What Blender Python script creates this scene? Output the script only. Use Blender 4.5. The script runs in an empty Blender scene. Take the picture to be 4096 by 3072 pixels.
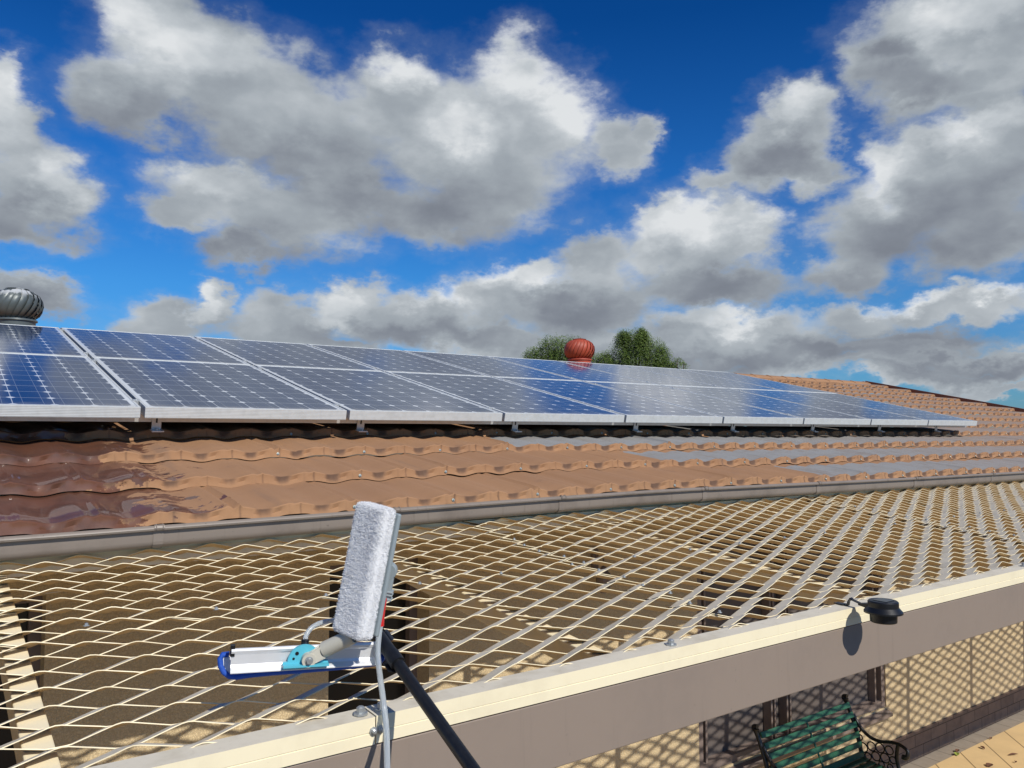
import bpy, math, random
import numpy as np
from mathutils import Vector, Matrix
random.seed(4); np.random.seed(4)
R = math.radians
col = bpy.context.scene.collection
sc = bpy.context.scene

# ------------------------------------------------------------------ camera
# X runs along the eaves, Y towards the house, Z up; the camera is the origin, the ground is at GZ.
GZ = -3.02
F = 3200.0
YAW, PIT = R(35.7), R(3.44)
FW = Vector((math.sin(YAW)*math.cos(PIT), math.cos(YAW)*math.cos(PIT), math.sin(PIT)))
RT = Vector((math.cos(YAW), -math.sin(YAW), 0))
UP = RT.cross(FW)
cd = bpy.data.cameras.new('camera'); cam = bpy.data.objects.new('camera', cd); col.objects.link(cam)
cd.sensor_width = 36; cd.lens = F/4096*36; cd.clip_start = 0.05; cd.clip_end = 5000
cam.matrix_world = Matrix(((RT.x, UP.x, -FW.x, 0), (RT.y, UP.y, -FW.y, 0), (RT.z, UP.z, -FW.z, 0), (0, 0, 0, 1)))
sc.camera = cam

def ray(x, y):
    return (FW*F + RT*(x-2048) - UP*(y-1536)).normalized()
def atY(x, y, Y):
    d = ray(x, y); return d*(Y/d.y)
def atZ(x, y, Z):
    d = ray(x, y); return d*(Z/d.z)
def atD(x, y, D):
    return ray(x, y)*D

# ------------------------------------------------------------------ view + sun
sc.view_settings.view_transform = 'Standard'; sc.view_settings.look = 'None'
sc.view_settings.gamma = 1; sc.view_settings.exposure = 0.0
SUN_EL, SUN_AZ = R(41.6), R(177.0)          # azimuth from +Y towards +X: the sun is behind the camera
SD = Vector((math.sin(SUN_AZ)*math.cos(SUN_EL), math.cos(SUN_AZ)*math.cos(SUN_EL), math.sin(SUN_EL)))
ld = bpy.data.lights.new('sun', 'SUN'); ld.energy = 4.3; ld.angle = R(0.53); ld.color = (1, .95, .86)
sun = bpy.data.objects.new('sun', ld); col.objects.link(sun)
sun.rotation_euler = SD.to_track_quat('Z', 'Y').to_euler()

# ------------------------------------------------------------------ world: nishita sky + clouds
W = bpy.data.worlds.new('World'); sc.world = W; W.use_nodes = True
nt = W.node_tree; nt.nodes.clear()
class NT:
    def __init__(s, tree): s.t = tree
    def n(s, typ, **kw):
        nd = s.t.nodes.new(typ)
        for k, v in kw.items(): setattr(nd, k, v)
        return nd
    def put(s, sock, v):
        if hasattr(v, 'is_linked') or isinstance(v, bpy.types.NodeSocket): s.t.links.new(v, sock)
        else: sock.default_value = v
    def m(s, op, a, b=None, c=None, clamp=False):
        nd = s.n('ShaderNodeMath', operation=op); nd.use_clamp = clamp
        s.put(nd.inputs[0], a)
        if b is not None: s.put(nd.inputs[1], b)
        if c is not None: s.put(nd.inputs[2], c)
        return nd.outputs[0]
    def v(s, op, a, b=None, c=None, out=0):
        nd = s.n('ShaderNodeVectorMath', operation=op)
        s.put(nd.inputs[0], a)
        if b is not None: s.put(nd.inputs[1], b)
        if c is not None: s.put(nd.inputs[2], c)
        return nd.outputs[out]
    def noise(s, vec, scale, det=4, rough=.55, out='Fac', dist=0, lac=2.0):
        nd = s.n('ShaderNodeTexNoise'); nd.inputs['Scale'].default_value = scale
        nd.inputs['Detail'].default_value = det; nd.inputs['Roughness'].default_value = rough
        nd.inputs['Distortion'].default_value = dist
        if vec is not None: s.t.links.new(vec, nd.inputs['Vector'])
        return nd.outputs[out]
    def ss(s, x, lo, hi, a=0., b=1.):
        nd = s.n('ShaderNodeMapRange', interpolation_type='SMOOTHSTEP')
        s.put(nd.inputs[0], x); s.put(nd.inputs[1], lo); s.put(nd.inputs[2], hi); s.put(nd.inputs[3], a); s.put(nd.inputs[4], b)
        return nd.outputs[0]
    def lin(s, x, lo, hi, a=0., b=1.):
        nd = s.n('ShaderNodeMapRange'); nd.clamp = True
        s.put(nd.inputs[0], x); s.put(nd.inputs[1], lo); s.put(nd.inputs[2], hi); s.put(nd.inputs[3], a); s.put(nd.inputs[4], b)
        return nd.outputs[0]
    def mix(s, f, a, b, mode='MIX'):
        nd = s.n('ShaderNodeMix', data_type='RGBA', blend_type=mode)
        s.put(nd.inputs[0], f)
        for i, c in ((6, a), (7, b)):
            if isinstance(c, tuple): nd.inputs[i].default_value = (*c[:3], 1)
            else: s.t.links.new(c, nd.inputs[i])
        return nd.outputs[2]
    def ramp(s, x, stops):
        nd = s.n('ShaderNodeValToRGB'); s.put(nd.inputs[0], x)
        el = nd.color_ramp.elements
        while len(el) < len(stops): el.new(.5)
        for e, (p, c) in zip(el, stops): e.position = p; e.color = (*c, 1)
        return nd.outputs[0]

# cloud bodies: (centre x, centre y, half width, half height) measured on a 2212 x 1659 view, turned into azimuth / elevation
BL = [(320,40,120,110),(420,130,190,140),(310,210,150,90),(560,230,190,130),(700,300,200,140),(850,215,120,110),(960,290,200,150),
 (1110,200,120,110),(1180,270,130,130),(1060,390,200,125),(930,455,170,75),(1330,320,75,80),(480,410,170,95),(400,450,120,50),(620,470,180,110),(540,550,110,55),
 (740,400,150,110),(1380,290,40,45),(20,270,100,140),(70,400,140,110),(40,490,110,60),(15,170,60,70),
 (50,640,150,46),(350,690,110,55),(430,650,50,40),(600,690,180,66),(760,660,100,55),(900,690,170,62),(1060,640,120,70),(1150,600,70,45),(1250,660,220,100),
 (1480,530,160,100),(1590,500,130,80),(1430,490,70,55),(1560,620,190,60),(1290,560,90,70),
 (2030,60,220,110),(2140,80,130,100),(1870,160,100,90),(1960,190,130,90),(2120,170,150,90),
 (1700,270,95,80),(1640,340,110,80),(1560,400,80,40),(1760,340,75,70),
 (2080,400,230,160),(2160,290,150,110),(1960,340,110,90),(1900,470,160,110),(2120,520,170,90),(1830,570,130,60),
 (2080,660,200,45),(1860,690,130,50),(1560,730,260,62),(1380,770,220,60),(1700,760,180,55),(1950,750,230,45),(2170,790,110,40),(1250,750,180,62),(1050,730,170,50),(2000,820,220,22),(1650,800,120,24),(700,735,200,26),(1450,800,420,22),(1900,790,300,30),(2150,840,160,16),
 (-250,300,200,260),(-350,700,260,120),(2500,250,220,250),(2600,650,250,120),(500,-330,330,170),(1400,-420,380,190),(2100,-380,260,170),(100,-650,360,200)]
# grey undersides and bright sunlit shoulders
DK = [(330,270,180,60),(620,340,190,60),(900,440,190,80),(560,560,180,50),(760,420,70,60),(60,480,170,70),(1030,480,120,50),(50,660,140,40),
 (1560,630,200,50),(1330,690,230,40),(2050,500,260,110),(1850,590,150,45),(1950,200,150,50),(2100,230,200,35),(1700,340,120,35),(880,720,260,28),(1650,770,420,26),(2000,730,240,26),(2060,800,250,20),(1210,650,60,40),(1900,130,60,40)]
LT = [(1130,150,120,70),(1240,230,70,80),(300,60,110,70),(420,120,120,60),(860,150,70,40),(480,370,100,40),(740,660,60,32),(960,640,60,26),(1110,590,110,30),(1490,490,130,45),(1630,470,70,40),
 (2080,260,170,55),(1900,360,70,70),(2050,40,150,50),(1690,240,60,40),(30,220,70,100),(120,380,60,60),(1560,690,150,22),(1960,640,120,20),(2150,625,80,20),(420,645,30,26),(990,270,90,60)]
def azel(x, y):
    d = ray(x*1.8517, y*1.8517); return math.degrees(math.atan2(d.x, d.y)), math.degrees(math.asin(d.z))
blobs = []
for x, y, rx, ry in BL:
    a, e = azel(x, y); a1 = azel(x-rx, y)[0]; a2 = azel(x+rx, y)[0]; e1 = azel(x, y-ry)[1]; e2 = azel(x, y+ry)[1]
    blobs.append((a, e, abs(a2-a1)/2*1.06, abs(e1-e2)/2*1.08))
def conv(L):
    out = []
    for x, y, rx, ry in L:
        a, e = azel(x, y); out.append((a, e, abs(azel(x+rx, y)[0]-azel(x-rx, y)[0])/2, abs(azel(x, y-ry)[1]-azel(x, y+ry)[1])/2))
    return out
random.seed(11)
for k in range(9):      # more cloud behind and beside the view, for light and reflections
    a = random.uniform(95, 320); e = random.choice((8, 14, 22, 34, 50))+random.uniform(-4, 4)
    blobs.append((a if a < 180 else a-360, e, random.uniform(8, 19), random.uniform(3, 8)))
def field(name, bl, sm=.22):
    gt = bpy.data.node_groups.new(name, 'ShaderNodeTree')
    gt.interface.new_socket('P', in_out='INPUT', socket_type='NodeSocketVector')
    gt.interface.new_socket('D', in_out='OUTPUT', socket_type='NodeSocketFloat')
    G = NT(gt); gi = G.n('NodeGroupInput'); go = G.n('NodeGroupOutput'); acc = None
    for a, e, ra, re in bl:
        l = G.v('LENGTH', G.v('MULTIPLY_ADD', gi.outputs[0], (1/ra, 1/re, 0), (-a/ra, -e/re, 0)), out=1)
        acc = l if acc is None else G.m('SMOOTH_MIN', acc, l, sm)
    gt.links.new(G.m('SUBTRACT', 1.0, acc), go.inputs[0]); return gt
gB, gD, gL = field('cloud_bodies', blobs), field('cloud_undersides', conv(DK)), field('cloud_shoulders', conv(LT))
N = NT(nt)
tc = N.n('ShaderNodeTexCoord').outputs['Generated']
sx = N.n('ShaderNodeSeparateXYZ'); nt.links.new(tc, sx.inputs[0])
az = N.m('MULTIPLY', N.m('ARCTAN2', sx.outputs[0], sx.outputs[1]), 57.29578)
el = N.m('MULTIPLY', N.m('ARCSINE', sx.outputs[2]), 57.29578)
cb = N.n('ShaderNodeCombineXYZ'); nt.links.new(az, cb.inputs[0]); nt.links.new(el, cb.inputs[1])
P = cb.outputs[0]
# flatter, denser noise towards the horizon, as cloud layers foreshorten
sq = N.n('ShaderNodeCombineXYZ'); nt.links.new(sx.outputs[0], sq.inputs[0]); nt.links.new(sx.outputs[1], sq.inputs[1])
nt.links.new(N.m('MULTIPLY', sx.outputs[2], 1.7), sq.inputs[2]); Q = sq.outputs[0]
w1 = N.v('MULTIPLY', N.v('SUBTRACT', N.noise(Q, 5.5, 3, .5, 'Color'), (.5, .5, .5)), (5.5, 4.2, 0))
w2 = N.v('MULTIPLY', N.v('SUBTRACT', N.noise(Q, 21, 5, .6, 'Color'), (.5, .5, .5)), (4.6, 3.8, 0))
Pd = N.v('ADD', N.v('ADD', P, w1), w2)
def grp(p, g_):
    g = N.n('ShaderNodeGroup'); g.node_tree = g_; nt.links.new(p, g.inputs[0]); return g.outputs[0]
fine = N.noise(Q, 24, 9, .58)
mid = N.noise(Q, 9, 5, .55)
base_ = grp(Pd, gB)
d0 = N.m('ADD', base_, N.m('MULTIPLY', N.m('SUBTRACT', fine, .5), .60))
d0 = N.m('ADD', d0, N.m('MULTIPLY', N.m('SUBTRACT', mid, .5), .30))
alpha = N.ss(d0, -.14, .44)
veil = N.m('MULTIPLY', N.ss(d0, -.40, .25), .17)
alpha = N.m('MAXIMUM', alpha, veil)
bil = N.noise(N.v('ADD', Q, N.v('MULTIPLY', N.noise(Q, 6, 3, .5, 'Color'), (.05, .05, .05))), 13, 7, .5)
dkf = N.ss(grp(Pd, gD), -.55, .75)
ltf = N.ss(grp(Pd, gL), -.6, .7)
lum = N.m('ADD', .62, N.m('MULTIPLY', N.m('SUBTRACT', bil, .5), .72))
lum = N.m('SUBTRACT', lum, N.m('MULTIPLY', dkf, .29))
lum = N.m('ADD', lum, N.m('MULTIPLY', ltf, .30))
lum = N.m('ADD', lum, N.ss(d0, .75, .05, 0., .12), clamp=True)
ccol = N.ramp(lum, [(0, (.145, .162, .20)), (.3, (.225, .25, .295)), (.6, (.35, .39, .43)), (.85, (.53, .57, .605)), (1, (.74, .765, .785))])
sky = N.n('ShaderNodeTexSky', sky_type='NISHITA'); sky.sun_disc = False
sky.sun_elevation = SUN_EL; sky.sun_rotation = SUN_AZ; sky.air_density = 1.0; sky.dust_density = .25; sky.ozone_density = 2.5
tint = N.ramp(N.lin(el, 0, 90), [(0, (.26, .50, .80)), (.05, (.21, .56, .95)), (.11, (.174, .60, 1.05)), (.20, (.098, .51, 1.05)), (.31, (.028, .33, .80)), (1, (.028, .30, .74))])
skc = N.mix(1.0, sky.outputs[0], tint, 'MULTIPLY')
SKY_K = .10
# clouds are expressed in the same units as the sky before the Background strength
cc = N.mix(1.0, ccol, (1/SKY_K,)*3, 'MULTIPLY')
fin = N.mix(alpha, skc, cc)
grd = N.ss(el, -.5, -3.)
fin = N.mix(grd, fin, (.9, .7, .5))
bg = N.n('ShaderNodeBackground'); bg.inputs[1].default_value = SKY_K; nt.links.new(fin, bg.inputs[0])
wo = N.n('ShaderNodeOutputWorld'); nt.links.new(bg.outputs[0], wo.inputs[0])
W.cycles.sampling_method = 'MANUAL'; W.cycles.sample_map_resolution = 512

# ------------------------------------------------------------------ helpers
class MB:
    def __init__(s): s.v = []; s.f = []; s.mi = []; s.attr = []; s.off = Vector((0, 0, 0))
    def add(s, vs, fs, mi=0):
        o = len(s.v); s.v += [tuple(v) for v in vs]; s.f += [tuple(i+o for i in f) for f in fs]; s.mi += [mi]*len(fs)
    def box(s, a, b, mi=0, M=None):
        (x0, y0, z0), (x1, y1, z1) = a, b
        vs = [Vector(p) for p in ((x0,y0,z0),(x1,y0,z0),(x1,y1,z0),(x0,y1,z0),(x0,y0,z1),(x1,y0,z1),(x1,y1,z1),(x0,y1,z1))]
        if M is not None: vs = [M @ v for v in vs]
        s.add(vs, [(0,3,2,1),(4,5,6,7),(0,1,5,4),(1,2,6,5),(2,3,7,6),(3,0,4,7)], mi)
    def obox(s, c, ax, ay, az_, h, mi=0):       # oriented box, half sizes h
        c = Vector(c); A = [Vector(ax).normalized()*h[0], Vector(ay).normalized()*h[1], Vector(az_).normalized()*h[2]]
        vs = [c+A[0]*i+A[1]*j+A[2]*k for k in (-1, 1) for i, j in ((-1,-1),(1,-1),(1,1),(-1,1))]
        s.add(vs, [(0,3,2,1),(4,5,6,7),(0,1,5,4),(1,2,6,5),(2,3,7,6),(3,0,4,7)], mi)
    def tube(s, pts, r, n=10, mi=0, cap=True):
        pts = [Vector(p) for p in pts]; rs = r if isinstance(r, (list, tuple)) else [r]*len(pts)
        t = (pts[1]-pts[0]).normalized(); a = t.orthogonal().normalized(); vs = []; fs = []
        for i, p in enumerate(pts):
            t = ((pts[min(i+1, len(pts)-1)]-pts[max(i-1, 0)])).normalized()
            a = (a-t*a.dot(t)).normalized(); b = t.cross(a)
            for k in range(n):
                w = 2*math.pi*k/n; vs.append(p+(a*math.cos(w)+b*math.sin(w))*rs[i])
        for i in range(len(pts)-1):
            for k in range(n):
                fs.append((i*n+k, i*n+(k+1) % n, (i+1)*n+(k+1) % n, (i+1)*n+k))
        if cap: fs.append(tuple(range(n-1, -1, -1))); fs.append(tuple((len(pts)-1)*n+k for k in range(n)))
        s.add(vs, fs, mi)
    def lathe(s, prof, c, ax=(0, 0, 1), n=32, mi=0):
        c = Vector(c); z = Vector(ax).normalized(); a = z.orthogonal().normalized(); b = z.cross(a); vs = []; fs = []
        for r, h in prof:
            for k in range(n):
                w = 2*math.pi*k/n; vs.append(c+z*h+(a*math.cos(w)+b*math.sin(w))*r)
        for i in range(len(prof)-1):
            for k in range(n): fs.append((i*n+k, i*n+(k+1) % n, (i+1)*n+(k+1) % n, (i+1)*n+k))
        fs.append(tuple(range(n-1, -1, -1))); fs.append(tuple((len(prof)-1)*n+k for k in range(n)))
        s.add(vs, fs, mi)
    def grid(s, rows, mi=0, close=False):
        n = len(rows[0]); o = [v for r in rows for v in r]; fs = []
        for i in range(len(rows)-1):
            for k in range(n-1 if not close else n):
                fs.append((i*n+k, i*n+(k+1) % n, (i+1)*n+(k+1) % n, (i+1)*n+k))
        s.add(o, fs, mi)
    def sweep(s, prof, pts, mi=0, caps=True):      # closed (y,z) profile carried along X stations: pts = [(x, dy, dz)]
        rows = [[(x, y+dy, z+dz) for y, z in prof] for x, dy, dz in pts]
        s.grid(rows, mi, close=True)
        if caps:
            s.add(rows[0], [tuple(range(len(prof)))], mi); s.add(rows[-1], [tuple(range(len(prof)-1, -1, -1))], mi)
    def build(s, name, mats, parent=None, smooth=False, bevel=0, attrs=None, world=True, autosm=None):
        me = bpy.data.meshes.new(name)
        off = Vector((0, 0, 0))
        if parent is not None and world:
            p = parent
            while p is not None: off += p.location; p = p.parent
        v = np.array(s.v, dtype=float)-np.array(off)
        me.from_pydata(v.tolist(), [], s.f); me.update()
        o = bpy.data.objects.new(name, me); col.objects.link(o)
        for m_ in (mats if isinstance(mats, (list, tuple)) else [mats]): me.materials.append(m_)
        me.polygons.foreach_set('material_index', s.mi)
        if smooth:
            me.polygons.foreach_set('use_smooth', [True]*len(me.polygons))
            if autosm: me.set_sharp_from_angle(angle=R(autosm))
        if attrs:
            for k, vals in attrs.items():
                at = me.attributes.new(k, 'FLOAT_COLOR', 'POINT'); at.data.foreach_set('color', np.array(vals, dtype=np.float32).ravel())
        if bevel:
            b = o.modifiers.new('bevel', 'BEVEL'); b.width = bevel; b.segments = 2; b.limit_method = 'ANGLE'; b.harden_normals = False
        if parent is not None: o.parent = parent
        return o
def tag(o, label=None, cat=None, group=None, kind=None):
    for k, v in (('label', label), ('category', cat), ('group', group), ('kind', kind)):
        if v: o[k] = v
    return o
def empty(name, loc, label=None, cat=None, group=None, rot=None):
    o = bpy.data.objects.new(name, None); col.objects.link(o); o.location = loc; o.empty_display_size = .1
    if rot: o.rotation_euler = rot
    return tag(o, label, cat, group)
def part(name, mb, mat, parent, **k): return mb.build(name, mat, parent, **k)
def copy_tree(o, parent=None):
    c = o.copy(); col.objects.link(c)
    if parent is not None: c.parent = parent
    for ch in o.children: copy_tree(ch, c)
    return c

def mat(name, color=(.5, .5, .5), rough=.6, metal=0, spec=.5, bump=None, var=None, coat=0, trans=0):
    m = bpy.data.materials.new(name); m.use_nodes = True; t = NT(m.node_tree); t.t.nodes.clear()
    b = t.n('ShaderNodeBsdfPrincipled'); o = t.n('ShaderNodeOutputMaterial'); t.t.links.new(b.outputs[0], o.inputs[0])
    b.inputs['Base Color'].default_value = (*color, 1); b.inputs['Roughness'].default_value = rough
    b.inputs['Metallic'].default_value = metal; b.inputs['Specular IOR Level'].default_value = spec
    b.inputs['Coat Weight'].default_value = coat; b.inputs['Transmission Weight'].default_value = trans
    t.co = t.n('ShaderNodeTexCoord').outputs['Object']; t.b = b
    if var:        # (scale, amount, dark colour)
        f = t.ss(t.noise(t.co, var[0], 6, .6), .42, .68, 0, var[1])
        t.t.links.new(t.mix(f, color, var[2]), b.inputs['Base Color'])
    if bump:       # (scale, strength, distance)
        bm = t.n('ShaderNodeBump'); bm.inputs['Strength'].default_value = bump[1]; bm.inputs['Distance'].default_value = bump[2]
        t.t.links.new(t.noise(t.co, bump[0], 5, .6), bm.inputs['Height']); t.t.links.new(bm.outputs[0], b.inputs['Normal'])
    m['_'] = 0; MATS[name] = t
    return m
MATS = {}

CREAM = (.86, .77, .54); MAUVE = (.27, .225, .195)
def speckled(name, base, dark, amt, rough, sc1=6, sc2=90, coat=0):
    m = mat(name, base, rough, coat=coat); t = MATS[name]
    a = t.ss(t.noise(t.co, sc1, 6, .65), .45, .7, 0, amt)
    s = t.ss(t.noise(t.co, sc2, 3, .5), .70, .76, 0, amt*1.2)
    st = t.n('ShaderNodeMapping'); st.inputs['Scale'].default_value = (30, 30, 2.0); t.t.links.new(t.co, st.inputs[0])
    r = t.ss(t.noise(st.outputs[0], 1.2, 4, .6), .56, .74, 0, amt*.8)
    f = t.m('MAXIMUM', t.m('MAXIMUM', a, s), r)
    t.t.links.new(t.mix(f, base, dark), t.b.inputs['Base Color'])
    t.t.links.new(t.m('ADD', rough, t.m('MULTIPLY', a, .3)), t.b.inputs['Roughness'])
    return m
m_cream = speckled('cream_paint', CREAM, (.55, .47, .32), .25, .45)
m_dust = speckled('weathered_top', (.62, .57, .46), (.44, .39, .29), .6, .75, 9, 60)
m_gutter = speckled('gutter_paint', (.215, .18, .15), (.125, .10, .08), .62, .42, 4, 70)
m_fasc = speckled('fascia_paint', (.265, .21, .168), (.18, .145, .12), .30, .5, 3, 55)
m_brown = mat('window_frame_paint', (.20, .155, .135), .45, var=(8, .4, (.1, .08, .07)))
m_screen = mat('fly_screen', (.115, .095, .085), .7, bump=(400, .2, .001))
m_dark = mat('dark_glass', (.02, .018, .016), .12)
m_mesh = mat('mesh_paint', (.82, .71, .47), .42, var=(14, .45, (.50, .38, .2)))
m_under = mat('shaded_dirty_underside', (.50, .37, .20), .6, var=(16, .6, (.30, .21, .115)))  # brown of the shaded strand undersides put into the colour, with dirt streaks
m_alu = mat('aluminium', (.62, .64, .64), .38, metal=.55, var=(30, .3, (.42, .43, .42)))
m_steel = mat('galvanised_steel', (.45, .47, .47), .45, metal=.7)
m_black = mat('black_plastic', (.008, .009, .011), .38, bump=(160, .15, .001))
m_iron = mat('cast_iron', (.006, .006, .006), .4, bump=(90, .3, .002))

# stucco wall: worm-track render
m_wall = mat('stucco_render', (.66, .55, .36), .9)
t = MATS['stucco_render']
mp = t.n('ShaderNodeMapping'); mp.inputs['Scale'].default_value = (1, 1, .8); t.t.links.new(t.co, mp.inputs[0])
vo = t.n('ShaderNodeTexVoronoi', feature='DISTANCE_TO_EDGE'); vo.inputs['Scale'].default_value = 95
t.t.links.new(t.v('ADD', mp.outputs[0], t.v('MULTIPLY', t.noise(t.co, 40, 3, .6, 'Color'), (.025, .025, .025))), vo.inputs['Vector'])
hh = t.m('MULTIPLY', t.ss(vo.outputs['Distance'], .01, .10), t.ss(t.noise(t.co, 75, 4, .6), .34, .50))
bm = t.n('ShaderNodeBump'); bm.inputs['Strength'].default_value = .6; bm.inputs['Distance'].default_value = .004
t.t.links.new(hh, bm.inputs['Height']); t.t.links.new(bm.outputs[0], t.b.inputs['Normal'])
t.t.links.new(t.mix(hh, (.51, .395, .235), t.mix(t.ss(t.noise(t.co, 1.6, 5, .6), .4, .7, 0, .3), (.64, .505, .30), (.54, .42, .245))), t.b.inputs['Base Color'])

# plinth blocks
m_plinth = mat('plinth_blocks', (.20, .14, .10), .9, bump=(70, .5, .004)); t = MATS['plinth_blocks']
br = t.n('ShaderNodeTexBrick'); br.inputs['Scale'].default_value = 1; br.inputs['Brick Width'].default_value = .29; br.inputs['Row Height'].default_value = .108
br.inputs['Mortar Size'].default_value = .0035; br.inputs['Color1'].default_value = (.25, .175, .125, 1); br.inputs['Color2'].default_value = (.19, .135, .10, 1); br.inputs['Mortar'].default_value = (.035, .025, .02, 1)
rot = t.n('ShaderNodeMapping'); rot.inputs['Rotation'].default_value = (R(90), 0, 0); t.t.links.new(t.co, rot.inputs[0]); t.t.links.new(rot.outputs[0], br.inputs['Vector'])
t.t.links.new(t.mix(t.ss(t.noise(t.co, 9, 5, .6), .4, .7, 0, .5), br.outputs['Color'], (.12, .085, .065)), t.b.inputs['Base Color'])

# ------------------------------------------------------------------ ground
mg = mat('bare_ground', (.17, .115, .058), .95, var=(2, .6, (.09, .085, .045)), bump=(30, .4, .02))
b = MB(); b.add([(-400, -400, GZ-.03), (900, -400, GZ-.03), (900, 900, GZ-.03), (-400, 900, GZ-.03)], [(0, 1, 2, 3)])
tag(b.build('ground', mg), kind='structure')
m_deck = mat('paving_slabs', (.62, .44, .21), .75, bump=(60, .25, .002)); t = MATS['paving_slabs']
rt = t.n('ShaderNodeMapping'); rt.inputs['Rotation'].default_value = (0, 0, R(-45)); t.t.links.new(t.co, rt.inputs[0])
sp = t.n('ShaderNodeSeparateXYZ'); t.t.links.new(rt.outputs[0], sp.inputs[0])
px_ = .325
fy = t.m('ABSOLUTE', t.m('SUBTRACT', t.m('FRACT', t.m('DIVIDE', sp.outputs[1], px_)), .5))
jl = t.ss(fy, .478, .488)
c1 = t.mix(t.ss(t.noise(t.co, 2.2, 6, .6), .38, .7, 0, .55), (.66, .47, .235), (.52, .37, .19))
c1 = t.mix(t.ss(t.noise(t.co, 120, 2, .5), .68, .74, 0, .35), c1, (.3, .2, .1))
t.t.links.new(t.mix(jl, c1, (.17, .11, .05)), t.b.inputs['Base Color'])
b = MB(); b.box((-3, 1.1, GZ-.025), (16, 3.825, GZ)); tag(b.build('patio_paving', m_deck), kind='structure')
m_pav = mat('edge_pavers', (.26, .215, .165), .85, bump=(80, .3, .002)); t = MATS['edge_pavers']
sp = t.n('ShaderNodeSeparateXYZ'); t.t.links.new(t.co, sp.inputs[0])
fx = t.m('ABSOLUTE', t.m('SUBTRACT', t.m('FRACT', t.m('DIVIDE', sp.outputs[0], .245)), .5))
t.t.links.new(t.mix(t.ss(fx, .484, .492), t.mix(t.noise(t.co, 12, 5, .6), (.34, .29, .23), (.22, .18, .14)), (.05, .035, .02)), t.b.inputs['Base Color'])
b = MB(); b.box((-3, 3.829, GZ-.03), (16, 4.03, GZ-.004)); tag(b.build('edge_paving', m_pav), kind='structure')

# ------------------------------------------------------------------ house
TH = R(12.4); CT, ST = math.cos(TH), math.sin(TH)
PZ, PY = .1146, 3.957                        # lower front edge of the solar array
GYF = 2.85                                   # front of the gutter
def hump(x):                                 # the eaves are not quite straight
    return float(np.interp(x, [-2, .166, .6, 1.19, 1.98, 2.76, 3.1, 3.6, 4.33, 5.5, 7.1, 16], [-.316, -.310, -.304, -.298, -.290, -.284, -.2835, -.2885, -.295, -.304, -.311, -.311]))+.311
HX0, HX1 = -1.6, 14.45
WY = 4.0
house = empty('house', (5, 8, GZ), 'low house with a shallow tan metal tile roof and cream rendered wall', 'house')
def roofz(y): return PZ-.20+(y-PY)*ST/CT
# tile sheet: dense grid with stepped courses
LAM, EXP, NOSE0 = .2215, .4295, 2.868
DX = LAM/20
xs = np.arange(HX0, HX1+1e-6, DX); nx = len(xs)
ph = (xs-2.30+LAM/2+.0*LAM)/LAM; fr = ph-np.floor(ph)
def wave(fr):
    d = np.minimum(fr, 1-fr)*2              # 0 at crest centre .. 1 at trough centre
    w = np.cos(np.clip((d-.20)/.80, 0, 1)*np.pi)*.5+.5     # broad crest, smooth pan
    rib = np.exp(-((np.minimum(np.abs(fr-.085), np.abs(fr-.915)))/.026)**2)*.60-np.exp(-(np.minimum(fr, 1-fr)/.035)**2)*.35
    return w, rib
w, rib = wave(fr)
A = .0165; NR = 13
rows = []; attr = []
step = .040
hmp = np.array([hump(x) for x in xs])
rng = np.random.RandomState(5)
def greyX(r): return [4.38, 3.45, 2.7, 3.6, 5.2, 6.4, 7.6, 8.6, 9.8, 10.6, 11.3, 12, 13][r]
for r in range(NR):
    yn = NOSE0+r*EXP; wob = np.interp(xs, np.arange(HX0, HX1+1, .42), rng.uniform(-.004, .004, len(np.arange(HX0, HX1+1, .42))))
    jit = np.where((np.floor((xs+.1*r)/1.28+r*.37) % 2) == 0, .0045, 0.)      # sheets lap over one another
    fade = max(0, 1-r/6)
    base = lambda y: roofz(y)+.031+hmp*fade+jit
    tr = 1-w; lap = np.where((np.floor(ph+.5).astype(int)+2*r) % 6 == 0, 2.4, 1.)*np.where((np.floor(ph+.5).astype(int)+r) % 2 == 0, 1.3, .8)
    gx = np.clip((xs-greyX(r))/.04, 0, 1)
    # nose: bottom, two mid rows, lip; then the pan up to the next nose
    prof = [(.010, -.0300, 0), (-.003, -.0345, 0), (.001+.018*tr, -.019, 0), (.001+.024*tr**2, -.0035, .2), (.006+.020*tr**2, .0008, .6), (.03, .0012, 1)]
    for k, (dy, dz, top) in enumerate(prof):
        y = yn+dy+wob*.5
        # overall course tilts back less steeply than the roof
        z = base(yn)+dz+step*.0+(A*w*(1 if k > 2 else .9 if k == 2 else .76))+A*rib*.34*lap*(k > 1)
        if k in (2,): y = y+.003*np.sin(fr*2*np.pi*3)
        rows.append(np.stack([xs, y, z], 1))
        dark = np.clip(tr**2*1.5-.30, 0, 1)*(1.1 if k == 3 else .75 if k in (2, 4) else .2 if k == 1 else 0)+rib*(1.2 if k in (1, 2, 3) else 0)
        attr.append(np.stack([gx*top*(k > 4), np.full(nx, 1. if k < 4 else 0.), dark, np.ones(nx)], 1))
    for q in np.linspace(.06, EXP+.012, 9):
        y = np.full(nx, yn+q); f = q/EXP
        z = base(yn)+.0012+(EXP*ST/CT-step)*f+A*w*(1-.25*f)+A*rib*.34*lap*(1-.4*f)-.0022*f
        rows.append(np.stack([xs, y, z], 1))
        near = 1. if f < .86 else .15
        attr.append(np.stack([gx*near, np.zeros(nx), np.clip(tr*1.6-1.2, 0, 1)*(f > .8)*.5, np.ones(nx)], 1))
V = np.concatenate(rows); AT = np.concatenate(attr)
nr = len(rows); idx = np.arange(nr*nx).reshape(nr, nx)
q = np.stack([idx[:-1, :-1], idx[:-1, 1:], idx[1:, 1:], idx[1:, :-1]], -1).reshape(-1, 4)
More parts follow.
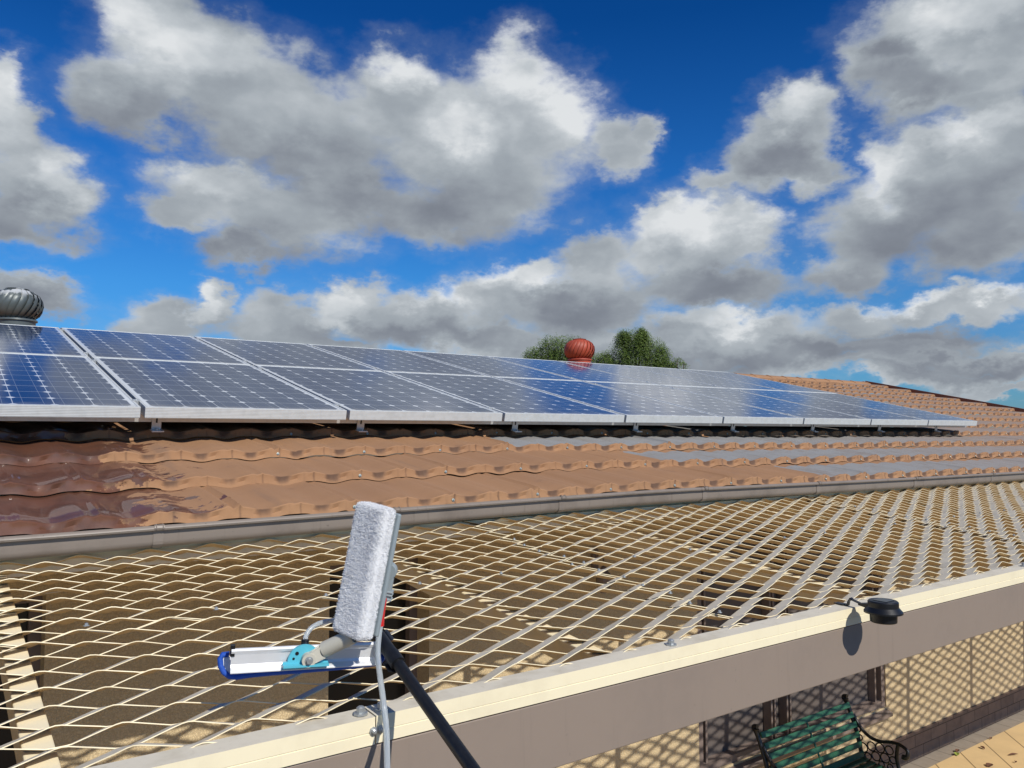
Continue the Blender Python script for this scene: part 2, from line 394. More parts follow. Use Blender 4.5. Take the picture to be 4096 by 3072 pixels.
# no faces between the top of one course and the nose bottom of the next
bad = [(r+1)*15-1 for r in range(NR-1)]
keep = np.ones(nr-1, bool); keep[bad] = False
q = q[np.repeat(keep, nx-1)]
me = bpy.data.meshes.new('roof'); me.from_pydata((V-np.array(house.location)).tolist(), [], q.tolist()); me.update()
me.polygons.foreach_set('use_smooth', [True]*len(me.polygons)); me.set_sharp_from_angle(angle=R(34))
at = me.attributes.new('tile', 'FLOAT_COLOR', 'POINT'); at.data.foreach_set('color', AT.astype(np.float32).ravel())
m_tile = mat('coated_metal_tile', (.46, .25, .13), .85); t = MATS['coated_metal_tile']
m_tile_n = t
ac = t.n('ShaderNodeAttribute', attribute_name='tile'); sa = t.n('ShaderNodeSeparateColor'); t.t.links.new(ac.outputs['Color'], sa.inputs[0])
geo = t.n('ShaderNodeNewGeometry').outputs['Position']
n1 = t.noise(geo, 1.3, 6, .6); n2 = t.noise(geo, 45, 5, .6); n3 = t.noise(geo, 7, 6, .65)
tan = t.mix(t.ss(n1, .35, .7, 0, .6), (.355, .192, .095), (.29, .156, .08))
tan = t.mix(t.ss(n3, .56, .75, 0, .45), tan, (.24, .135, .08))
grey = t.mix(t.ss(n3, .4, .7, 0, .6), (.27, .27, .265), (.22, .195, .17))
gm_ = t.ss(t.m('ADD', sa.outputs[0], t.m('MULTIPLY', t.m('SUBTRACT', n3, .5), .25)), .45, .6)
# the grey bloom fades towards the far end
sg = t.n('ShaderNodeSeparateXYZ'); t.t.links.new(geo, sg.inputs[0])
gfar = t.lin(sg.outputs[0], 5.5, 12., 1., .45)
gm_ = t.m('MULTIPLY', gm_, gfar)
c = t.mix(gm_, tan, grey)
spk = t.ss(n2, .70, .76, 0, .5)
c = t.mix(spk, c, (.16, .12, .09))
# black stains plus painted lip shade in the scallops, heavier to the right
stain_shade = t.ss(t.m('ADD', t.m('MULTIPLY', sa.outputs[2], t.lin(sg.outputs[0], 0, 7, .60, 1.1)), t.m('MULTIPLY', t.m('SUBTRACT', n3, .5), .9)),   .12, .75, 0, .92)
c = t.mix(stain_shade, c, (.10, .055, .035))
# long faint dirty runs down the pans
st = t.n('ShaderNodeMapping'); st.inputs['Scale'].default_value = (9, .5, 1); st.inputs['Rotation'].default_value = (0, 0, .12); t.t.links.new(geo, st.inputs[0])
c = t.mix(t.ss(t.noise(st.outputs[0], 1.2, 4, .6), .60, .74, 0, .35), c, (.20, .13, .09))
# wet area at the near left, with ragged dry islands
mpw = t.n('ShaderNodeMapping'); mpw.inputs['Scale'].default_value = (1.0, 1.35, 1); t.t.links.new(geo, mpw.inputs[0])
wn = t.noise(mpw.outputs[0], 7.5, 8, .62)
lim = t.m('ADD', t.m('MULTIPLY', sg.outputs[1], .0), .80)
wd = t.m('MULTIPLY', t.m('SUBTRACT', lim, sg.outputs[0]), 2.3)
wet = t.ss(t.m('ADD', wd, t.m('MULTIPLY', t.m('SUBTRACT', t.m('SUBTRACT', wn, t.m('MULTIPLY', sa.outputs[1], .12)), .565), 3.0)), -.02, .03)
wet = t.m('MULTIPLY', wet, t.ss(sg.outputs[1], 4.5, 4.3))
c = t.mix(wet, c, t.mix(t.ss(n3, .4, .7), (.135, .050, .023), (.085, .034, .017)))
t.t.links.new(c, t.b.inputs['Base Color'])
t.t.links.new(t.m('SUBTRACT', .88, t.m('MULTIPLY', wet, .25)), t.b.inputs['Roughness'])
t.t.links.new(t.m('MULTIPLY', wet, .42), t.b.inputs['Coat Weight']); t.b.inputs['Coat Roughness'].default_value = .02
bm = t.n('ShaderNodeBump'); bm.inputs['Distance'].default_value = .0016
t.t.links.new(t.m('SUBTRACT', .55, t.m('MULTIPLY', wet, .30)), bm.inputs['Strength'])
t.t.links.new(t.m('ADD', t.noise(geo, 160, 4, .6), t.m('MULTIPLY', t.noise(geo, 60, 3, .5), .8)), bm.inputs['Height']); t.t.links.new(bm.outputs[0], t.b.inputs['Normal'])
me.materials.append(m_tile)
roof = bpy.data.objects.new('roof', me); col.objects.link(roof); roof.parent = house
tag(roof, 'tan pressed metal tiles, wet and dark at the left, grey at the right')
# back slope, ridge capping, gable barge board
RY, RZ_ = NOSE0+NR*EXP+.03, roofz(NOSE0+NR*EXP)+.02
b = MB(); b.box((HX0, RY, RZ_-.05), (HX1, RY+.02, RZ_-.01))
b.add([(HX0, RY, RZ_-.01), (HX1, RY, RZ_-.01), (HX1, RY+5, RZ_-1.1), (HX0, RY+5, RZ_-1.1)], [(0, 1, 2, 3)])
part('back_slope', b, m_tile, house)
b = MB(); x = HX0
while x < HX1-.05:
    x2 = min(x+.42, HX1)
    pr = [(RY-.13, RZ_-.035), (RY-.115, RZ_-.005), (RY-.05, RZ_+.028), (RY, RZ_+.042), (RY+.05, RZ_+.028), (RY+.13, RZ_-.02), (RY+.13, RZ_-.05), (RY-.13, RZ_-.05)]
    b.sweep(pr, [(x-.012, 0, .004), (x+.02, 0, .007), (x+.04, 0, 0), (x2, 0, -.002)]); x = x2
part('ridge_capping', b, m_tile, house, smooth=True, autosm=40)
m_barge = mat('barge_board_paint', (.23, .085, .045), .7, var=(10, .4, (.14, .06, .035)))
b = MB()
def slopeP(x, y, dz): return (x, y, roofz(y)+dz)
ys = np.linspace(NOSE0-.05, RY, 20)
for x0, x1, z0, z1 in ((HX1-.012, HX1+.02, -.12, .072), (HX1+.02, HX1+.12, .05, .066)):
    rr = [[slopeP(x0, y, z0), slopeP(x1, y, z0), slopeP(x1, y, z1), slopeP(x0, y, z1)] for y in ys]
    b.grid(rr, 0, True); b.add(rr[0], [(0, 1, 2, 3)]); b.add(rr[-1], [(3, 2, 1, 0)])
part('barge_board', b, m_barge, house)
# screws with washers along the lowest course and the course noses
m_screw = mat('green_screw', (.42, .47, .43), .4, metal=.5)
def screw(mbs, p, ax, r=.0045):
    mbs.lathe([(r*1.7, 0), (r*1.7, r*.45), (r, r*.5), (r, r*1.5), (r*.6, r*1.8)], p, ax, 8)
b = MB()
for k in range(26):
    x = .36+.4430*k; y = NOSE0+.20
    screw(b, (x, y, roofz(NOSE0)+hump(x)+.012+.04*.4+.006), (0, -ST, CT))
for r in range(5):
    for k in range(-4, 60):
        if (k+r) % 2: continue
        x = 2.30-LAM/2+LAM*k+.012
        if HX0 < x < HX1: screw(b, (x, NOSE0+r*EXP-.001, roofz(NOSE0+r*EXP)+hump(x)*max(0, 1-r/6)+.024), (0, -1, .2), .0040)
tag(part('roof_screw', b, m_screw, house), kind='stuff')

# gutter: quad profile with rolled bead, sleeves at the joints
b = MB(); gx = [HX0]+list(np.arange(-1.2, HX1, .4))+[HX1]
Z0g = -.311-.004
face = [(GYF+.012, Z0g-.002), (GYF+.004, Z0g-.0), (GYF-.002, Z0g-.004), (GYF-.005, Z0g-.010), (GYF-.003, Z0g-.016), (GYF+.006, Z0g-.019), (GYF+.013, Z0g-.0195),
        (GYF+.013, Z0g-.052), (GYF+.0155, Z0g-.062), (GYF+.023, Z0g-.070), (GYF+.034, Z0g-.0755), (GYF+.11, Z0g-.078), (GYF+.115, Z0g-.078), (GYF+.115, Z0g+.0), (GYF+.112, Z0g+.0),
        (GYF+.11, Z0g-.074), (GYF+.035, Z0g-.072), (GYF+.016, Z0g-.05), (GYF+.013, Z0g-.015)]
b.sweep(face, [(x, 0, hump(x)) for x in gx])
gut = part('gutter', b, m_gutter, house, smooth=True, autosm=40)
for x in [.613, 1.491, 2.339, 3.312, 4.331, 5.459, 6.597, 7.7, 8.8, 9.9, 11.0, 12.1, 13.2]:
    b = MB(); fo = [(y-.0025 if i < 12 else y, z+(.0022 if i < 5 else -.002 if i > 6 else 0)) for i, (y, z) in enumerate(face)][:12]
    fi = [(y+.002, z) for y, z in reversed(fo)]
    b.sweep(fo+fi, [(x-.018, 0, hump(x)), (x+.014, 0, hump(x))])
    for q in (-.012, .009): b.tube([(x+q, GYF+.014, Z0g+hump(x)), (x+q, GYF+.002, Z0g+.0035+hump(x)), (x+q, GYF-.007, Z0g-.004+hump(x)), (x+q, GYF-.008, Z0g-.012+hump(x))], .0018, 6)
    part('gutter_joint', b, m_gutter, gut)
# fascia, soffit, lintel band
b = MB(); b.sweep([(GYF+.128, -.315), (GYF+.148, -.315), (GYF+.148, -.455), (GYF+.128, -.455)], [(x, 0, 0) for x in (HX0, HX1)])
part('fascia', b, m_cream, house)
b = MB(); b.box((HX0, GYF+.15, -.452), (HX1, WY+.05, -.446)); part('soffit', b, m_brown, house)
# wall with openings (list of openings: x0, x1, z bottom)
b = MB(); OP = [(-1.2, .41, -2.9), (1.70, 2.30, -2.9), (4.53, 7.01, -2.46), (10.12, 11.6, -2.1)]
x = HX0
for x0, x1, zb in OP:
    b.box((x, WY, -2.768), (x0, WY+.24, -.457)); b.box((x0, WY, -2.768), (x1, WY+.24, zb)) if zb > -2.7 else None
    b.box((x0, WY, -.70), (x1, WY+.24, -.457)); x = x1
b.box((x, WY, -2.768), (HX1-.1, WY+.24, -.457))
b.box((HX0, WY+5, GZ), (HX1-.1, WY+5.2, -.3)); b.box((HX1-.35, WY+.24, GZ), (HX1-.12, WY+5, -.3)); b.box((HX0+.02, WY+.24, GZ), (HX0+.2, WY+5, -.3))
part('wall', b, m_wall, house)
b = MB(); x = HX0
for x0, x1, zb in OP:
    if zb < -2.7: b.box((x, WY-.012, GZ-.02), (x0, WY+.24, -2.77)); x = x1
b.box((x, WY-.012, GZ-.02), (HX1-.1, WY+.24, -2.77)); part('plinth', b, m_plinth, house)
def frame_unit(parent, x0, x1, z0, z1, bars, name, sill=True):
    f = MB(); wdt = .055
    f.box((x0, WY+.01, z0), (x0+wdt, WY+.10, z1)); f.box((x1-wdt, WY+.01, z0), (x1, WY+.10, z1))
    f.box((x0+wdt, WY+.012, z1-wdt), (x1-wdt, WY+.10, z1)); f.box((x0+wdt, WY+.012, z0), (x1-wdt, WY+.10, z0+wdt))
    for x in bars:
        for q in (-.03, .012): f.box((x+q, WY+.02, z0+wdt), (x+q+.018, WY+.095, z1-wdt))
        f.box((x-.011, WY+.045, z0+wdt), (x+.011, WY+.095, z1-wdt))
    for x in (x0+wdt+.05, x1-wdt-.07):
        f.box((x, WY+.03, z0+wdt), (x+.02, WY+.095, z1-wdt))
    fr = part(name, f, m_brown, parent)
    p = MB(); p.box((x0+.02, WY+.10, z0+.02), (x1-.02, WY+.105, z1-.02)); part('fly_screen', p, m_screen, fr)
    if sill:
        s = MB(); pr = [(WY+.09, z0+.01), (WY-.06, z0-.035), (WY-.06, z0-.065), (WY+.09, z0-.05)]
        s.sweep(pr, [(x0-.0, 0, 0), (x1+.0, 0, 0)]); part('sill', s, m_brown, fr)
    return fr
frame_unit(house, 4.53, 7.01, -2.46, -.70, [5.42, 5.62], 'window')
frame_unit(house, 10.12, 11.6, -2.1, -.70, [10.8], 'window')
for x0, x1 in ((-1.2, .41), (1.70, 2.30)):
    f = MB(); f.box((x0, WY+.14, GZ), (x0+.05, WY+.2, -.70)); f.box((x1-.05, WY+.14, GZ), (x1, WY+.2, -.70)); f.box((x0+.05, WY+.141, -.75), (x1-.05, WY+.2, -.70))
    d = part('door', f, m_brown, house); p = MB(); p.box((x0+.05, WY+.19, GZ), (x1-.05, WY+.195, -.75)); part('door_panel', p, m_dark, d)

# ------------------------------------------------------------------ pergola
per = empty('pergola', (5, 1.43, GZ), 'flat pergola roofed with cream expanded metal mesh in front of the house', 'pergola')
BY = 1.43; BT = -.546; X0p, X1p = -1.6, 12.2
mz = lambda y: -.45+.09*(y-2.5)
b = MB()
b.box((X0p, BY+.004, -.75), (X1p, BY+.05, -.600)); beam = part('fascia_beam', b, m_fasc, per, bevel=.003)
for k, (xa, xb) in enumerate(((X0p, .704), (.7065, 6.4), (6.4025, X1p))):
    b = MB()
    pr = [(BY, BT), (BY, -.5735), (BY+.0012, -.5742), (BY+.0012, -.5755), (BY, -.5762), (BY, -.5975), (BY+.004, -.5975), (BY+.004, BT-.004), (BY+.056, BT-.002), (BY+.056, BT+.002)]
    dz = 0.0 if k != 1 else .0012
    b.sweep(pr, [(xa, 0, dz), (xb, 0, dz)])
    top = len(b.f)
    b.mi = [1 if i % 10 == 9 and i < 10 else 0 for i in range(len(b.f))]
    # face ring i joins profile i to i+1: ring 9 joins the back edge to the front edge = the top face
    part('capping', b, [m_cream, m_dust], per)
# mesh sheets
LW, SH, WS, TK = .2045, .0482, .041, .0020
tv = np.array([0, .940, -.342]); nv = np.array([0, .342, .940]); vv = np.array([0, 1, .09])
aa = (SH*vv-WS*tv)/2
PK = np.array([.5945, 2.3475, -.4637])       # a near-edge crest seen in the photo
def mesh_sheet(x0, x1, y0, y1, px=0., py=0., dz=0., seed=0):
    rg = np.random.RandomState(seed); b = MB()
    k0 = int(math.ceil((y0-PK[1]-py)/SH)); k1 = int(math.floor((y1-PK[1]-py)/SH))
    S = 20; h = LW/2
    for k in range(k0, k1+1):
        # stations
        n0 = math.floor((x0-PK[0]-px)/(LW/S)); n1 = math.ceil((x1-PK[0]-px)/(LW/S))
        ii = np.arange(n0, n1+1); x = PK[0]+px+ii*LW/S
        phs = ((ii/S)+(.5 if k % 2 else 0)) % 1.0
        u = 2*np.minimum(phs, 1-phs)       # 0 at crest, 1 at trough
        sn = np.interp(u, [0, .04, .09, .80, .87, 1], [1, .985, .90, -.94, -1, -1])
        sf = -np.interp(1-u, [0, .04, .09, .80, .87, 1], [1, .985, .90, -.94, -1, -1])
        c0 = PK+WS/2*tv-aa                            # centre line level of row 0
        jy = np.interp(x, np.arange(x0-1, x1+1, h), rg.normal(0, .0010, len(np.arange(x0-1, x1+1, h))))
        tw = np.interp(x, np.arange(x0-1, x1+1, h), rg.normal(0, .05, len(np.arange(x0-1, x1+1, h))))
        C = np.outer(np.ones_like(x), c0+(k*SH+py)*vv); C[:, 0] = x; C[:, 1] += jy
        An, Af = np.outer(sn, aa), np.outer(sf, aa)
        fade = np.clip((C[:, 1]-BY)/(2.7-BY), 0, 1)
        C[:, 2] += dz+.45*fade*np.array([hump(q) for q in x])+.016*np.clip((C[:, 1]-2.5)/.42, 0, 1)**1.4+.004*np.sin(x*1.7+k*.13)*np.sin((C[:, 1]-BY)*2.4)+jy*.6
        T = np.outer(np.cos(tw), tv)+np.outer(np.sin(tw), nv); Nn = np.outer(np.cos(tw), nv)-np.outer(np.sin(tw), tv)
        a_ = C+An-T*WS/2+Nn*TK/2; b_ = C+Af+T*(WS/2-.0003)+Nn*TK/2; c_ = C+Af+T*(WS/2-.0003)-Nn*TK/2; d_ = C+An-T*WS/2-Nn*TK/2
        V = np.stack([a_, b_, c_, d_], 1).reshape(-1, 3); o = len(b.v); b.v += V.tolist()
        n = len(x)
        for i in range(n-1):
            p = o+i*4; q = p+4
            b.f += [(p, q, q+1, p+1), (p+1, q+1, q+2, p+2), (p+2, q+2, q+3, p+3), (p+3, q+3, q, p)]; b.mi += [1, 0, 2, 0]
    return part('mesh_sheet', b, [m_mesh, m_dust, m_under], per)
YS = 2.18
mesh_sheet(-1.6, 1.93, YS-.02, 2.97, seed=1)
mesh_sheet(-1.6, 1.90, BY+.005, YS+.02, px=.006, py=-.004, dz=.0025, seed=2)
mesh_sheet(1.86, 4.34, YS-.02, 2.97, px=.03, py=.004, dz=.003, seed=3)
mesh_sheet(1.83, 4.30, BY+.005, YS+.02, px=.024, py=-.001, dz=.0045, seed=4)
mesh_sheet(4.27, 7.5, YS-.02, 2.97, px=-.02, dz=.001, seed=5)
mesh_sheet(4.24, 7.4, BY+.005, YS+.02, px=-.012, py=.003, dz=.003, seed=6)
mesh_sheet(7.35, 12.1, BY+.005, 2.97, seed=7)
# screws on the seams and on the beam
def pscrew(p, ax=(0, .1, 1), r=.005): b = MB(); screw(b, p, ax, r); part('screw', b, m_steel, per)
for x in np.arange(-.3, 6.5, .306): pscrew((x, YS+.02, mz(YS)+.010), r=.0042)
for xq in (1.87, 4.29):
    for y in np.arange(1.56, 2.7, .105): pscrew((xq+random.uniform(-.02, .02), y, mz(y)+.012), r=.0042)
for x, y in ((1443, 2862), (1524, 2842), (2692, 2586)):
    p = atZ(x, y, BT); pscrew((p.x, BY+.024, BT+.002), (0, 0, 1), .0085)
for x, y in ((1493, 2924), (1520, 2917)):
    p = atY(x, y, BY); pscrew((p.x, BY, p.z), (0, -1, 0), .005)
for k in range(4): pscrew((3.6+1.25*k, BY+.024, BT+.002), (0, 0, 1), .0085)
# rafters
for k in range(-1, 10):
    xc = .165+1.222*k; b = MB()
    y0, y1 = BY+.052, 2.955
    pr = [(y0, mz(y0)-.024), (y1, mz(y1)-.024), (y1, mz(y1)-.085), (y0, mz(y0)-.085)]
    vs = [(xc-.025, y, z) for y, z in pr]+[(xc+.025, y, z) for y, z in pr]
    b.add(vs, [(0, 1, 2, 3), (7, 6, 5, 4), (0, 4, 5, 1), (1, 5, 6, 2), (2, 6, 7, 3), (3, 7, 4, 0)])
    part('rafter', b, m_cream, per, bevel=.003)
# ledger angle on the house side, posts
b = MB(); b.box((X0p, 2.945, -.397), (X1p, 2.972, -.383)); b.box((X0p, 2.9685, -.44), (X1p, 2.974, -.3972)); part('ledger', b, m_cream, per)
for x in (-1.3, 11.9):
    b = MB(); b.box((x, BY+.051, GZ), (x+.07, BY+.115, -.64)); part('post', b, m_cream, per)

# ------------------------------------------------------------------ solar panels
PW, PL, PT = .99, 1.65, .05
m_cell = mat('solar_cells', (.01, .015, .03), .07); t = MATS['solar_cells']
s3 = t.n('ShaderNodeSeparateXYZ'); t.t.links.new(t.co, s3.inputs[0])
cpx, cpy = (PW-.06)/6, (PL-.06)/10
def gridd(s, off, p): return t.m('MULTIPLY', t.m('SUBTRACT', .5, t.m('ABSOLUTE', t.m('SUBTRACT', t.m('FRACT', t.m('DIVIDE', t.m('SUBTRACT', s, off), p)), .5))), p)
dx_ = gridd(s3.outputs[0], .03, cpx); dy_ = gridd(s3.outputs[1], .03, cpy)
line = t.ss(t.m('MINIMUM', dx_, dy_), .0022, .0012)
dia = t.ss(t.m('ADD', dx_, dy_), .0215, .0195)
bus = t.m('MULTIPLY', t.ss(t.m('ABSOLUTE', t.m('SUBTRACT', dx_, cpx*.25)), .0012, .0005), .35)
edg = t.m('MAXIMUM', t.m('MAXIMUM', t.ss(s3.outputs[0], .030, .028), t.ss(s3.outputs[0], PW-.030, PW-.028)), t.m('MAXIMUM', t.ss(s3.outputs[1], .030, .028), t.ss(s3.outputs[1], PL-.030, PL-.028)))
wm = t.m('MAXIMUM', t.m('MAXIMUM', t.m('MULTIPLY', line, .75), dia), t.m('MAXIMUM', bus, edg))
rnd = t.n('ShaderNodeObjectInfo').outputs['Random']
cellc = t.mix(t.noise(t.co, 3, 3, .5), (.010, .028, .085), (.014, .034, .10))
gp = t.n('ShaderNodeNewGeometry').outputs['Position']
cl_ = t.mix(wm, cellc, (.62, .66, .70))
grime = t.m('MULTIPLY', t.ss(s3.outputs[1], .11, .012), t.ss(t.noise(gp, 14, 5, .65), .38, .70, .15, .6))
film = t.ss(t.noise(gp, 2.3, 6, .65), .42, .75, 0, .03)
spot = t.ss(t.noise(gp, 42, 2, .5), .765, .785, 0, .55)
cl_ = t.mix(t.m('MAXIMUM', t.m('MAXIMUM', grime, film), spot), cl_, (.34, .33, .30))
t.t.links.new(cl_, t.b.inputs['Base Color'])
dust = t.noise(t.n('ShaderNodeNewGeometry').outputs['Position'], 5, 6, .65)
t.t.links.new(t.lin(dust, .3, .75, .05, .13), t.b.inputs['Roughness'])
t.b.inputs['IOR'].default_value = 1.30; t.b.inputs['Specular IOR Level'].default_value = .5
m_frame = mat('panel_frame', (.60, .62, .61), .42, metal=.15, var=(22, .35, (.42, .44, .43))); t = MATS['panel_frame']
s3 = t.n('ShaderNodeSeparateXYZ'); t.t.links.new(t.co, s3.inputs[0])
bm = t.n('ShaderNodeBump'); bm.inputs['Strength'].default_value = .3; bm.inputs['Distance'].default_value = .001
t.t.links.new(t.m('SINE', t.m('MULTIPLY', s3.outputs[2], 900)), bm.inputs['Height']); t.t.links.new(bm.outputs[0], t.b.inputs['Normal'])
def make_panel():
    r = empty('photovoltaic_module', (0, 0, 0))
    f = MB(); L = .012
    f.box((0, 0, -PT), (PW, L, 0)); f.box((0, PL-L, -PT), (PW, PL, 0)); f.box((0, L, -PT), (L, PL-L, 0)); f.box((PW-L, L, -PT), (PW, PL-L, 0))
    for x0, x1, y0, y1 in ((0, PW, 0, .03), (0, PW, PL-.03, PL)): f.box((x0+.001, y0+.001, -PT-.002), (x1-.001, y1-.001, -PT+.0))
    f.build('frame', m_frame, r, world=False, bevel=.0012)
    g = MB(); g.box((L-.001, L-.001, -.008), (PW-L+.001, PL-L+.001, -.0022)); g.build('cell_sheet', m_cell, r, world=False)
    for y in (.16, PL-.17):
        c_ = MB(); c_.box((-.026, y-.018, .0005), (.006, y+.018, .0035)); c_.box((-.018, y-.018, -.03), (-.003, y+.018, .0005)); c_.lathe([(.006, 0), (.006, .004)], (-.010, y, .0035), (0, 0, 1), 6)
        c_.build('clamp', m_alu, r, world=False)
    return r
ordn = ['first', 'second', 'third', 'fourth', 'fifth', 'sixth', 'seventh', 'eighth', 'ninth']
pp = None
for row in range(2):
    for i in range(9):
        o = make_panel() if pp is None else copy_tree(pp)
        if pp is None: pp = o
        s = row*(PL+.012)
        o.location = (.775+(i-1)*1.0095, PY+s*CT, PZ+s*ST); o.rotation_euler = (TH, 0, 0)
        rw = 'lower' if row == 0 else 'upper'
        if i == 0: lb = f'dark blue solar panel cut off by the left picture edge, {rw} row'
        elif i == 8: lb = f'dark blue solar panel at the far right end of the {rw} row'
        else: lb = f'dark blue solar panel, {ordn[i]} from the left in the {rw} row'
        tag(o, lb, 'solar panel', 'solar panels in two rows on the roof')
# rails with L brackets
for j, s in enumerate((.13, 1.40, 1.85, 3.1)):
    y0, z0 = PY+s*CT, PZ+s*ST
    lb = ['grey aluminium rail just under the front edge of the solar panels', 'grey rail under the upper part of the lower panel row', 'grey rail under the lower part of the upper panel row', 'grey rail under the top edge of the upper panel row'][j]
    rr = empty('mounting_rail', (-.2, y0, z0-.09), lb, 'rail', 'rails carrying the solar panels')
    b = MB(); M = Matrix.Translation((0, y0, z0)) @ Matrix.Rotation(TH, 4, 'X')
    b.box((-.25, -.02, -PT-.042), (8.86, .02, -PT-.003), M=M); part('rail', b, m_alu, rr)
    for k in range(9):
        x = .847-1.05+1.053*k; c_ = MB()
        c_.box((x-.021, -.027, -PT-.075), (x+.021, -.0215, -PT-.004), M=M); c_.box((x-.027, -.07, -PT-.081), (x+.027, -.0215, -PT-.0755), M=M)
        c_.lathe([(.007, 0), (.007, .006)], M @ Vector((x, -.05, -PT-.0755)), (0, -ST, CT), 6)
        br_ = part('bracket', c_, m_alu, rr)
        sl = MB(); sl.box((x-.004, -.0282, -PT-.045), (x+.004, -.0272, -PT-.012), M=M); part('slot', sl, m_black, br_)

# ------------------------------------------------------------------ turbine vents
def vent(c, dia, name, label, m1, lean=0, seedrot=0):
    k_ = dia/.4; root = empty(name, c, label, 'roof vent')
    b = MB(); NV = 22
    prof = [(.138, .015), (.172, .042), (.193, .083), (.200, .128), (.194, .172), (.170, .215), (.128, .246), (.080, .263), (.05, .268)]
    C = Vector(c)
    for k in range(NV):
        ph0 = 2*math.pi*k/NV+seedrot; rows_ = []
        for i, (r, h) in enumerate(prof):
            f = i/(len(prof)-1); swirl = .55*math.sin(f*math.pi*.55)
            row_ = []
            for j in range(6):
                u = j/5; bulge = math.sin(u*math.pi*.8)*.016*math.sin(min(1, f*1.15)*math.pi)-.036*u*math.sin(min(1, f+.12)*math.pi)
                a = ph0+swirl+u*2*math.pi/NV*1.28
                rr = (r+bulge)*k_; row_.append(C+Vector((rr*math.cos(a), rr*math.sin(a), h*k_)))
            rows_.append(row_)
        b.grid(rows_)
        # pointed tab at the foot of the vane
        a0 = ph0; tb = [C+Vector((.137*k_*math.cos(a0+q), .137*k_*math.sin(a0+q), z*k_)) for q, z in ((0, .012), (.22, .012), (.05, .040))]
        b.add(tb, [(0, 1, 2)])
    part('turbine_head', b, m1, root, smooth=True)
    b = MB(); b.lathe([(.0, .263*k_), (.085*k_, .263*k_), (.09*k_, .268*k_), (.05*k_, .276*k_), (.01*k_, .278*k_)], c, n=28); part('top_cap', b, m1, root, smooth=True, autosm=40)
    b = MB(); b.lathe([(.13*k_, .012*k_), (.158*k_, .008*k_), (.160*k_, -.006*k_), (.146*k_, -.010*k_)], c, n=36); part('ring', b, m1, root, smooth=True, autosm=30)
    b = MB(); b.lathe([(.146*k_, -.010*k_), (.144*k_, -.05*k_), (.15*k_, -.055*k_), (.148*k_, -.5*k_), (.30*k_, -.62*k_)], c, n=36); part('throat', b, m1, root, smooth=True, autosm=30)
    b = MB(); b.lathe([(.118*k_, .01), (.118*k_, .245*k_)], c, n=20); part('inner_shadow', b, m_black, root).name = 'shadow_core'  # black core added to stand for the shadow between the vanes
    return root
m_vg = mat('grey_vent_paint', (.085, .105, .105), .42, metal=.2, bump=(60, .2, .002)); t = MATS['grey_vent_paint']
sp = t.n('ShaderNodeSeparateXYZ'); t.t.links.new(t.co, sp.inputs[0])
pt = t.m('MULTIPLY', t.ss(sp.outputs[2], .17, .25), t.ss(t.noise(t.co, 17, 4, .55), .46, .54))
t.t.links.new(t.mix(pt, t.mix(t.noise(t.co, 20, 5, .6), (.075, .095, .095), (.13, .15, .15)), (.60, .62, .62)), t.b.inputs['Base Color'])
m_vr = mat('red_vent_paint', (.40, .068, .032), .55, var=(12, .5, (.25, .05, .03)), bump=(60, .15, .002))
pL = atY(64, 1283, 8.0); vent(pL, .405, 'roof_vent', 'dark grey spinning roof vent with peeling white top at the left', m_vg, seedrot=.1)
pR = atD(2318, 1440, 10.9); vent(pR, .42, 'roof_vent', 'red spinning roof vent beyond the solar panels, in front of the trees', m_vr, seedrot=.2)

